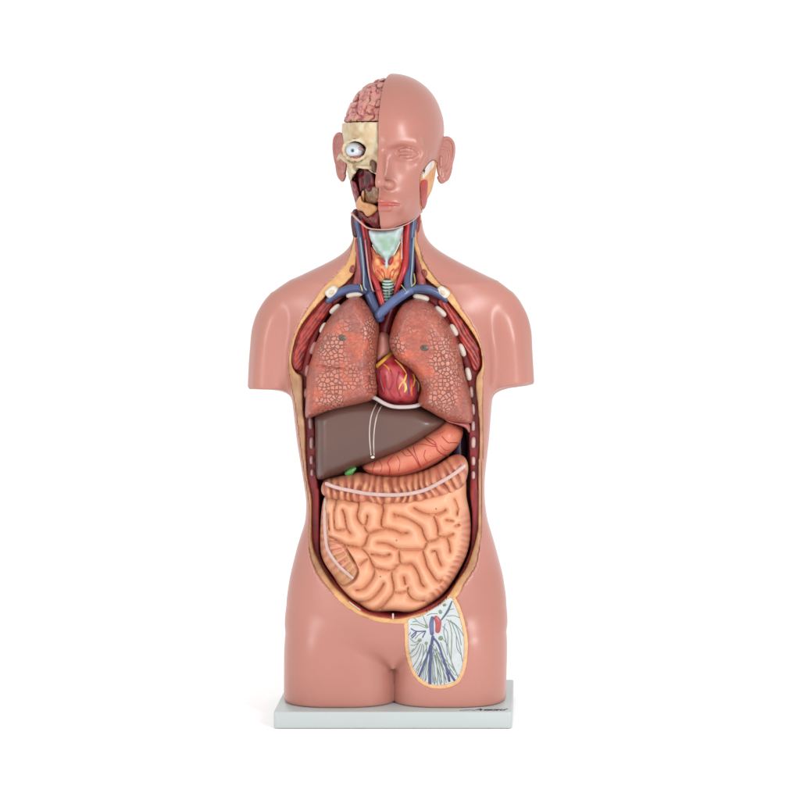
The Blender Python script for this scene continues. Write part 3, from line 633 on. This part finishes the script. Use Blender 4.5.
wv('lymph_vessel', [[(110,180),(150,220),(215,250)], [(185,170),(205,220),(225,260)], [(85,235),(150,240),(200,262)], [(375,170),(430,165),(475,182)], [(390,120),(430,110)], [(370,195),(430,225),(480,280),(508,330)], [(385,200),(405,260),(415,350),(410,470)], [(405,200),(450,320),(480,430),(500,530)],
                    [(340,350),(380,400),(400,500),(440,600),(470,670)], [(325,380),(360,470),(390,560),(405,620)], [(415,300),(412,400),(410,520),(430,600)], [(470,560),(500,600)]], .42, GN)
wv('lymph_vessel', [[(160,370),(120,400),(85,400)], [(150,380),(120,430),(78,470)], [(165,390),(130,470),(85,500)], [(180,390),(150,500),(105,575)], [(190,400),(180,500),(130,600)], [(210,400),(215,500),(190,580)], [(225,480),(205,620),(200,690)], [(262,470),(275,600),(280,712)],
                    [(290,500),(300,620),(300,718)], [(300,500),(325,620),(328,718)], [(318,470),(345,600),(355,715)], [(330,560),(370,700)], [(270,420),(262,560),(262,700)], [(84,350),(120,380),(150,360)]], .42, lin(132, 146, 136))
_q = np.random.RandomState(3); more = []
for k in range(16):
    t = k/15; x0 = 215+90*t+_q.uniform(-10, 10); y0 = _q.uniform(400, 520); x1 = 120+330*t+_q.uniform(-8, 8); y1 = 620+100*math.sin(math.pi*min(1, max(0, (x1-90)/380)))+_q.uniform(-25, 5)
    more.append([(x0, y0), ((x0*2+x1)/3+_q.uniform(-6, 6), (y0*2+y1)/3), ((x0+2*x1)/3+_q.uniform(-6, 6), (y0+2*y1)/3), (x1, min(y1, 712))])
more += [[(300,150),(250,150),(215,165)],[(400,215),(440,240),(470,300),(490,400)],[(340,250),(380,300),(385,420),(420,560)],[(450,330),(455,420),(490,480)],[(85,300),(70,320)],[(205,290),(160,310),(120,350)],[(110,430),(90,450)],[(440,640),(480,640)],[(130,210),(100,215)],[(360,230),(350,300),(370,380),(380,480)]]
wv('lymph_vessel', more[::2], .36, lin(120, 142, 118)); wv('vein', more[1::2], .36, lin(112, 126, 148))
for a, b, r1, r2 in ((355, 80, 2.6, 2), (322, 135, 2.4, 3), (158, 360, 2.8, 2.4), (325, 345, 3.2, 3.2), (212, 250, 1.8, 3), (210, 385, 2.2, 2.4), (292, 440, 1.6, 2), (292, 490, 1.8, 2.4), (262, 400, 2, 2)):
    p = hit(Bw, *z6([(a, b)])[0]); build('lymph_node', *ell(p, (r1*.72, .9, r2*.72), .3), M_paint, tw, noisy(lin(140, 166, 128), lin(112, 142, 108), 2))
print('neck', time.time()-T0)

# ------------------------------------------------------------------ head
HX, TH = -4.0, math.radians(8)
ct, sn = math.cos(TH), math.sin(TH)
def hl(g):        # head coordinates
    X = g.X-HX; Y = g.Y; return X*ct-Y*sn, X*sn+Y*ct
def capsule(x, y, z, a, b, ra, rb):
    a = np.array(a, float); b = np.array(b, float); e = b-a; L = (e**2).sum()
    t = np.clip(((x-a[0])*e[0]+(y-a[1])*e[1]+(z-a[2])*e[2])/L, 0, 1)
    return np.sqrt((x-a[0]-t*e[0])**2+(y-a[1]-t*e[1])**2+(z-a[2]-t*e[2])**2)-(ra+(rb-ra)*t)
def elld(x, y, z, c, r):
    q = np.sqrt(((x-c[0])/r[0])**2+((y-c[1])/r[1])**2+((z-c[2])/r[2])**2); return (q-1)*min(r)
hz = lambda py: wz(py)    # height of a photo row at the head's middle
HR = np.array([(96,24,30,20),(106,36,46,32),(118,45,57,42),(130,48,61,42),(142,48,60,42),(152,47,56,40),(165,45.5,58,36),(180,43.5,59,30),(192,41,58,24),(202,38,57,18),(211,36,55,12),(219,31,52,8),(226,23,48,5),(232,11,42,4)], float)
def head_field(g, feat=True):
    x, y = hl(g); z = g.Z
    zs = hz(HR[:, 0])[::-1]
    def ch(i):
        fz = np.arange(zs[0]-10, zs[-1]+10, .5); a = np.interp(fz, zs, HR[::-1, i]); k = np.exp(-.5*(np.arange(-16, 17)/6.)**2); k /= k.sum()
        return np.interp(g.z, fz, np.convolve(np.pad(a, 16, 'edge'), k, 'valid')).astype(F4)[None, None, :]
    a, Fr, Bk = ch(1), ch(2), ch(3); Bk = np.maximum(Bk, 3)
    a = np.where(x > 0, a*(1-.09*np.clip((hz(190)-z)/18, 0, 1)), a)
    b = np.where(y < 0, Fr, Bk)
    q = (np.abs(x/a)**2.25+np.abs(y/b)**2.25+1e-9)**(1/2.25)
    f = (q-1)*np.minimum(a, b); f = np.maximum(f, np.maximum(z-zs[-1], zs[0]-z))
    f = smin(f, elld(x, y, z, (0, 3, hz(125.5)), (50, 62, 52)), 10)
    f = smin(f, capsule(x, y, z, (-4, -45, hz(218)), (4, -45, hz(218)), 8, 8), 9)   # chin
    if feat:
        for s in (1, -1):
            f = smin(f, capsule(x, y, z, (s*8, -57, hz(143)), (s*31, -47, hz(142)), 4, 4.5), 8)       # brow
            f = smin(f, capsule(x, y, z, (s*33, -46, hz(144)), (s*38.5, -39, hz(153)), 4, 3.6), 5); f = smin(f, capsule(x, y, z, (s*38.5, -39, hz(153)), (s*33, -44, hz(165)), 3.6, 4.5), 5)
            f = smax(f, -elld(x, y, z, (s*23, -60, hz(153.5)), (12.5, 11, 8)), 4)                             # socket
            f = smin(f, elld(x, y, z, (s*24, -42.0, hz(154)), (10, 10, 8.4)), 2.5)                         # eyeball under lid
            f = smin(f, capsule(x, y, z, (s*24, -41, hz(168)), (s*36, -28, hz(163)), 9, 7), 8)             # cheekbone
            f = smin(f, elld(x, y, z, (s*9.8, -61, hz(185)), (5, 6.5, 4.6)), 3)                            # nostril wing
        f = smin(f, capsule(x, y, z, (0, -56.5, hz(149)), (0, -69.5, hz(181)), 3.6, 6.4), 6)                 # nose
        f = smin(f, elld(x, y, z, (0, -70.5, hz(183)), (5.5, 6, 4.6)), 3)
        for s in (1, -1): f = smax(f, -elld(x, y, z, (s*6.2, -67, hz(189.4)), (3.6, 5, 2.6)), 1.2)
        f = smin(f, elld(x, y, z, (0, -50, hz(203)), (22, 12.5, 11)), 8)                                    # mouth mound
        for s in (1, -1):
            f = smin(f, capsule(x, y, z, (0, -62.0, hz(200.8)), (s*18, -54.6, hz(203)), 3.0, 1.3), 1.4)
        f = smin(f, capsule(x, y, z, (-9, -59.6, hz(206.6)), (9, -59.6, hz(206.8)), 3.9, 3.5), 1.6)
        for s in (1, -1): f = smax(f, -np.minimum(capsule(x, y, z, (0, -64.6, hz(203.6)), (s*10, -62.2, hz(203.4)), 1.7, 1.6), capsule(x, y, z, (s*10, -62.2, hz(203.4)), (s*19, -56.5, hz(204.2)), 1.6, 1.2)), .8)
        f = smax(f, -elld(x, y, z, (0, -69, hz(195)), (1.8, 4, 5)), 2)
        for s in (1, -1):                                                                                  # eyelid rims
            for dz, rr in ((3.6, 1.9), (-3.0, 1.6)):
                P = [(s*15, -48.6, hz(155)), (s*19.5, -51.4, hz(154.5)+dz), (s*25, -52.2, hz(154.2)+dz*1.1), (s*30, -50, hz(154.4)+dz*.8), (s*33.5, -46, hz(155))]
                for p, q in zip(P[:-1], P[1:]): f = smin(f, capsule(x, y, z, p, q, rr, rr), 1.1)
            f = smax(f, -capsule(x, y, z, (s*18, -53.9, hz(154.2)), (s*30, -52.9, hz(154.4)), 1.4, 1.2), .5)
    return f.astype(F4)
CUT = -1.0
hg = dict(h=.9)
gH = G(-68, 66, -92, 74, hz(234), hz(70), .9)
hf = head_field(gH); hx, hy = hl(gH)
hx = hx+0*gH.Z; hy = hy+0*gH.Z
left = hx-CUT                 # <0 : dissected half
topc = hz(123)-gH.Z           # <0 above the saw line
# neck cut below the jaw so the head ends at the jaw line
under = hz(213)-gH.Z+(gH.Y+8)*.42     # keeps above a sloping jaw plane
def hp(pts, Y=-40, k=5): return poly(gH, cr(pxz(pts, Y), True, k))
PAR = [(433,160),(437.5,166),(437,180),(431,197),(425,209),(421,208),(421.5,182.5),(423,173)]
ppar = hp(PAR, -10)
sk_left = np.maximum(left, np.minimum(-topc*-1, 0)*0+np.minimum(topc, hy-2-0*hx))      # removed: left half, above saw line or in front of ear
rem = np.maximum(left, np.minimum(topc, hy-0.0))
hskin = np.maximum(hf, -rem)
hskin = np.maximum(hskin, -np.maximum(ppar, gH.Y-20))
hskin = smax(hskin, under, 2)
head_m = nets(hskin, gH)
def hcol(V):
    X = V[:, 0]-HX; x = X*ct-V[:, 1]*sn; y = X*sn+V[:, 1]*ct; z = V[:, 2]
    c = noisy(lin(197, 130, 115), lin(193, 126, 112), 30, 3)(V)  # head skin painted slightly darker than the body, standing in for weaker top light
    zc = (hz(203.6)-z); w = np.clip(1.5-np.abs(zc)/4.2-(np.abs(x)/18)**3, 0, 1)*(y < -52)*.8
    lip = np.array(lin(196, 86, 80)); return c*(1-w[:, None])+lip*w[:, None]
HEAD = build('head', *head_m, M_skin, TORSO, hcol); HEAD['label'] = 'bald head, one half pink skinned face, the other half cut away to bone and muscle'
# ears
def ear(s, cx, cy, py0, py1, tilt, wd):
    zc = (hz(py0)+hz(py1))/2; H = (hz(py0)-hz(py1))/2
    g = G(cx-22, cx+22, cy-22, cy+26, zc-H-5, zc+H+5, .7)
    # local plane: u outward/back, v up, w normal
    ux, uy = math.cos(tilt)*s, math.sin(tilt); wx_, wy_ = uy*s, -ux*s
    U = (g.X-cx)*ux+(g.Y-cy)*uy; Wn = (g.X-cx)*(-uy*s)*s+(g.Y-cy)*ux*s; Vv = g.Z-zc
    Wn = (g.X-cx)*uy-(g.Y-cy)*ux; Wn = Wn if s > 0 else -Wn   # positive towards the viewer side
    out2 = cr([(0, .55), (.25, .92), (.62, 1.0), (.95, .78), (1.0, .35), (.86, -.1), (.62, -.5), (.45, -.85), (.18, -1.0), (0, -.8)], False, 5)
    out2 = np.stack([out2[:, 0]*wd, out2[:, 1]*H], 1)
    d2 = np.full(np.broadcast(U, Vv).shape, 1e9, F4); f = None
    def chain(P, r, w0=0):
        m = None
        for (a, b), (c, d) in zip(P[:-1], P[1:]):
            e = np.array([c-a, d-b]); L = (e**2).sum()+1e-9; t = np.clip(((U-a)*e[0]+(Vv-b)*e[1])/L, 0, 1)
            q = np.sqrt((U-a-t*e[0])**2+(Vv-b-t*e[1])**2+(Wn-w0)**2)-r; m = q if m is None else np.minimum(m, q)
        return m
    f = chain(out2, 1.9, 1.0)
    plate = np.sqrt(np.maximum((U-.45*wd)/(.55*wd), -9)**2+((Vv)/(H))**2); plate = np.maximum((plate-1)*min(wd*.5, H), np.abs(Wn+.6)-1.3)
    f = smin(f, plate, 1.5)
    f = smin(f, chain(cr([(.25*wd, .55*H), (.62*wd, .45*H), (.72*wd, .1*H), (.5*wd, -.3*H), (.25*wd, -.42*H)], False, 5), 1.3, .8), 1.2)
    f = smin(f, chain([(.3*wd, -.6*H), (.3*wd, -.75*H)], 2.6, 0), 2.5)
    f = smin(f, chain([(.12*wd, .1*H), (.12*wd, -.25*H)], 1.9, 1.2), 2)
    return nets(f, g)
e1 = ear(1, 42, 6, 138, 182, math.radians(38), 18)
build('ear', *e1, M_skin, HEAD, lin(197, 129, 117))
e2 = ear(-1, -51, 4, 134, 180, math.radians(48), 17)
build('ear', *e2, M_skin, HEAD, lin(198, 126, 117))
# skull and dissected face, all patches share the head form at different depths
SK_OUT = [(341,120),(380,120),(381,172),(375,173.5),(370,170.5),(364,167),(357,169.5),(352,177),(349,181),(344,176),(340,168),(338,160),(340,152),(341,140)]
lowf = np.maximum(left+.3, gH.Z-hz(123)+.5)
hi = head_field(gH, False)
pj = hp(SK_OUT, -40)
orb_c = (wx(355.5, -46), -46, wz(150, -46))
ex = elld(gH.X, gH.Y, gH.Z, orb_c, (13, 17, 10.5)); dd = noise(gH.X, gH.Y, gH.Z, 5, 2)
noseh = elld(gH.X, gH.Y, gH.Z, (wx(374, -62), -60, wz(167.5, -60)), (3.4, 12, 5.5))
skf = smax(hi+2.3+.8*dd, np.maximum(lowf, pj), 2)
skf = smax(skf, -ex, 2); skf = smax(skf, -noseh, 2)
zy = [((338.5,159),-18),((341,156),-27),((346,160),-37),((351,165),-43),((353.5,172),-45)]
for ((a, b), ya), ((c, d), yb) in zip(zy[:-1], zy[1:]):
    skf = smin(skf, capsule(gH.X, gH.Y, gH.Z, (wx(a, ya), ya, wz(b, ya)), (wx(c, yb), yb, wz(d, yb)), 1.9, 2.4), 2.5)
an = np.linspace(0, 2*math.pi, 15)
for u, v in zip(an[:-1], an[1:]):
    P = [(orb_c[0]+12.2*math.cos(w), -50+(3.5 if math.cos(w) < -.3 else 0)*abs(math.cos(w))*2, orb_c[2]+9.8*math.sin(w)) for w in (u, v)]
    skf = smin(skf, capsule(gH.X, gH.Y, gH.Z, P[0], P[1], 1.3, 1.3), 2.2)
skf = smin(skf, capsule(gH.X, gH.Y, gH.Z, (wx(357, -50), -50, wz(166.5, -50)), (wx(371, -54), -54, wz(168, -54)), 1.6, 1.8), 2)
skf = skf+.45*noise(gH.X, gH.Y, gH.Z, 2.6, 9)
skf = np.maximum(skf, gH.Y-4)
skm = nets(skf, gH)
SK = build('skull', *skm, M_bone, HEAD, noisy(lin(226, 210, 176), lin(214, 180, 136), 5, 3))
orbm = nets(np.maximum(np.maximum(np.maximum(ex-1.5, hi+9), lowf), -np.maximum(elld(gH.X, gH.Y, gH.Z, (orb_c[0], orb_c[1]-2, orb_c[2]), (12, 13, 9.5)), -50)), gH)
build('eye_socket', *orbm, M_wall, HEAD, noisy(lin(120, 66, 56), lin(74, 44, 40), 4))
ec = (wx(354.3, -44), -39.5, wz(151.0, -44))
EY = build('eyeball', *ell(ec, (9.6, 9.6, 8.4), 0, 1, 28, 20), M_paint, HEAD, lin(220, 226, 232))
Be = BVHTree.FromPolygons(*[x.tolist() if isinstance(x, np.ndarray) else x for x in ell(ec, (9.6, 9.6, 8.4), 0, 1, 28, 20)])
build('iris', *ell(hit(Be, 352.6, 150.6, -.3), (2.1, .8, 2.1)), M_paint, EY, lin(150, 178, 186))
build('pupil', *ell(hit(Be, 352.6, 150.6, .25), (1.3, .6, 1.3)), M_paint, EY, lin(30, 50, 54))
build('eye_muscle', *tube(cr([hit(Be, 359.5, 148.5, .3), hit(Be, 362.5, 149.5, 0.5), np.array((wx(367, -40), -38, wz(152, -40)))]), [1.6, 1.6, 2]), M_mus, EY, lin(196, 150, 156))
build('eye_muscle', *tube(cr([np.array((wx(352, -44), -46, wz(157.5, -44))), np.array((wx(358, -44), -48, wz(158, -44))), np.array((wx(366, -40), -42, wz(156, -40)))]), [1.4, 2, 1.6]), M_mus, EY, lin(176, 88, 92))
def patch(name, pts, inset, c, m=M_paint, amp=1.5, sc=4, Y=-40, k=4, round_=2.5, rail=True, ymax=0, inv=None):
    pp = hp(pts, Y, k); n = noise(gH.X, gH.Y, gH.Z*.5, sc, len(name))
    f = smax(hi+inset+amp*n, pp, round_)
    if rail: f = np.maximum(f, left+.35)
    f = np.maximum(f, gH.Y-ymax)
    return build(name, *nets(f, gH), m, HEAD, c)
patch('cheek_fat', [(339,158),(344,163),(350,178),(349,184),(344,182),(338,176),(335,165)], 5, noisy(lin(206, 150, 70), lin(224, 180, 110), 5), M_fat, 1, 5, -24, ymax=6)
patch('chewing_muscle', [(344,180),(354,181),(358.5,190),(358.7,198),(354,205),(350.5,210),(347.5,196)], 4, noisy(lin(160, 50, 66), lin(110, 30, 42), 3, 2, 2), M_mus, 1.6, 3.5, -34, ymax=8)
patch('cheek_muscle', [(352.5,177),(357,170.5),(364,168),(371,172),(374.5,182.5),(373,190),(363.5,193),(357,193.5),(354,184)], 9, noisy(lin(150, 26, 44), lin(70, 12, 24), 4, 1, 2.2), M_mus, 3.2, 4.5, -46)
patch('gum', [(361,190),(378,187),(378,201),(370,204),(361,201)], 8, noisy(lin(150, 118, 92), lin(196, 140, 104), 3, 3, 2), M_paint, 1.2, 3, -50)
patch('jaw_bone', [(352.5,206),(355,201),(360,195.5),(362,201.5),(370.5,203.5),(378,207.5),(375.5,212),(367,217),(361.5,211.5),(355,210.5)], 2.5, noisy(lin(234, 172, 124), lin(216, 150, 92), 4, 2), M_bone, 1.0, 4, -46)
patch('chin_muscle', [(350,208),(356,210.5),(362,213),(367,217.5),(372,214),(379,210),(379.5,229),(371,229),(362,222.5),(353,215.5)], 4.5, noisy(lin(156, 58, 58), lin(120, 30, 32), 4, 6, 2), M_mus, 1.6, 4, -44)
build('jaw_edge', *tube(cr(np.array([(wx(a, y), y, wz(b, y)) for a, b, y in ((351.5,213,-22),(356,218,-29),(362,223.5,-37),(368,228,-44),(378,229.5,-52),(392,229,-51),(406,224.5,-44),(415,219,-36),(419,215,-31))])), [1.1,1.1,.9,.7,.5,.5,.5,.5]), M_paint, HEAD, lin(224, 172, 156))
patch('nasal_cavity', [(370,162),(373,159.5),(377,163),(378,172),(374,172.5),(371,169)], 1.2, noisy(lin(130, 88, 66), lin(90, 56, 48), 3), M_wall, .8)
patch('cheek_tendon', [(361,193),(364,190.5),(363.5,203),(361,202)], 5, lin(224, 170, 130), M_fat, .5)
# parotid patch on the skinned side
def patch2(name, pts, inset, c, m=M_paint, Y=-10):
    f = smax(hf+inset, hp(pts, Y), .8); f = np.maximum(f, np.maximum(gH.Y-25, under)); return build(name, *nets(f, gH), m, HEAD, c)
patch2('parotid_fat', PAR, .7, noisy(lin(232, 170, 110), lin(222, 150, 90), 4), M_fat)
patch2('parotid_muscle', [(422,184),(424.5,180),(428.5,181),(428,192),(425.5,207),(422,207)], -.1, lin(184, 50, 42), M_mus)
patch2('parotid_cartilage', [(432.5,160.5),(435,165),(431,171),(425,179),(423.5,177),(425,171)], .1, lin(232, 222, 214))
patch2('parotid_hole', [(425.3,170),(427,169.6),(426,173.5),(424.6,175)], -.3, lin(50, 44, 56))
# brain
bn = noise(gH.X, gH.Y, gH.Z, 6.5, 11)+.4*noise(gH.X, gH.Y, gH.Z, 3.6, 12)
gy = np.exp(-(bn/.2)**2)
brf = smax(np.maximum(hi+3.2+2.6*gy, left+.6), hz(122.6)-gH.Z, 1.5)
brf = np.maximum(brf, -elld(hx, hy, gH.Z+0*hx, (0, 3, hz(125.5)), (34, 46, 38))*0-1e3)
def bcol(V):
    n = noise(V[:, 0], V[:, 1], V[:, 2], 6.5, 11)+.4*noise(V[:, 0], V[:, 1], V[:, 2], 3.6, 12)
    t = np.exp(-(n/.13)**2)[:, None]*.85
    v = (np.exp(-(noise(V[:, 0], V[:, 1], V[:, 2], 5, 21)/.12)**2)*.8)[:, None]
    c = noisy(lin(222, 138, 134), lin(212, 156, 132), 6, 2)(V); c = c*(1-t)+np.array(lin(168, 72, 76))*t
    return c*(1-v)+np.array(lin(168, 50, 62))*v
bm = build('brain', *nets(brf, gH), M_brain, None, bcol); tag(bm, 'pink half brain with red vessels on top of the cut-open half of the head', 'brain')
print('head', time.time()-T0)

# ------------------------------------------------------------------ board
def rbox(x0, x1, y0, y1, z0, z1, r, b, n=6):
    pts = []
    for cx, cy, a0 in ((x1-r, y1-r, 0), (x0+r, y1-r, 90), (x0+r, y0+r, 180), (x1-r, y0+r, 270)):
        for i in range(n+1):
            a = math.radians(a0+90*i/n); pts.append((cx, cy, math.cos(a), math.sin(a)))
    V = []; m = len(pts)
    for z, q in ((z0, r-b), (z0+b*.3, r-b*.3), (z0+b, r), (z1-b, r), (z1-b*.3, r-b*.3), (z1, r-b)):
        for cx, cy, c, s in pts: V.append((cx+c*q, cy+s*q, z))
    Q = [(l*m+i, l*m+(i+1) % m, (l+1)*m+(i+1) % m, (l+1)*m+i) for l in range(5) for i in range(m)]
    Q.append(tuple(range(m))[::-1]); Q.append(tuple(5*m+i for i in range(m)))
    return np.array(V, float), Q
x0, x1 = wx(273.5, -66), wx(512, -66)
bo = build('base_board', *rbox(x0, x1, -66, 82, .6, 16.6, 3.2, .8), M_board, TORSO, lin(205, 214, 213)); bo['label'] = 'white rectangular plastic base board under the thighs'
fc = bpy.data.curves.new('lettering', 'FONT'); fc.body = 'Anascard'; fc.size = 13*S; fc.shear = .45; fc.extrude = .0001; fc.space_character = .62; fc.materials.append(M_ink); fc.offset = .0001
tmp = bpy.data.objects.new('tmp', fc); COL.objects.link(tmp); bpy.context.view_layer.update()
me = bpy.data.meshes.new_from_object(tmp); bpy.data.objects.remove(tmp); me.name = 'lettering'
to = bpy.data.objects.new('lettering', me); COL.objects.link(to); to.parent = bo
to.location = (wx(472.5, -58)*S, -60.5*S, 16.75*S)
build('underline', *tube([(wx(460, -58), -60, 16.7), (wx(465, -58), -59.5, 16.7), (wx(473, -58), -57.5, 16.7)], [.3, .55, .3], 6, .3), M_ink, bo, None)

# ------------------------------------------------------------------ ground sheet
me = bpy.data.meshes.new('ground'); R = 60
me.from_pydata([(-R, -R, 0), (R, -R, 0), (R, R, 0), (-R, R, 0)], [], [(0, 1, 2, 3)])
gm = mat('white_sweep', 1, 0, 0, 1, .0, 1, spec=0, color=(.97, .97, .97)); me.materials.append(gm)
gr = bpy.data.objects.new('ground', me); COL.objects.link(gr); tag(gr, 'seamless white studio surface', None, None, 'structure')

# ------------------------------------------------------------------ light
w = bpy.data.worlds.new('World'); bpy.context.scene.world = w; w.use_nodes = True
bg = w.node_tree.nodes['Background']; bg.inputs[0].default_value = (1, 1, 1, 1); bg.inputs[1].default_value = 1.1
def area(name, loc, tgt, sx, sy, e, c=(1, 1, 1)):
    l = bpy.data.lights.new(name, 'AREA'); l.shape = 'RECTANGLE'; l.size = sx; l.size_y = sy; l.energy = e; l.color = c
    o = bpy.data.objects.new(name, l); COL.objects.link(o); o.location = loc
    o.rotation_euler = (Vector(tgt)-Vector(loc)).to_track_quat('-Z', 'Y').to_euler(); return o
area('softbox_key', (1.35, -2.0, .95), (0, 0, .5), .22, 1.2, 30)
area('softbox_fill', (-1.6, -1.8, .8), (0, 0, .5), .35, 1.3, 13)

# ------------------------------------------------------------------ camera
cd = bpy.data.cameras.new('camera'); co = bpy.data.objects.new('camera', cd); COL.objects.link(co)
co.location = (CX*S, CY*S, CZ*S); co.rotation_euler = (math.radians(90), 0, 0)
cd.sensor_width = 36; cd.lens = 36*2330/800; cd.shift_x = -.175; cd.shift_y = -(400-185)/800; cd.clip_end = 500; cd.clip_start = .05
sc = bpy.context.scene; sc.camera = co
sc.view_settings.view_transform = 'Standard'; sc.view_settings.look = 'None'; sc.view_settings.exposure = 0; sc.view_settings.gamma = 1
print('done', time.time()-T0)
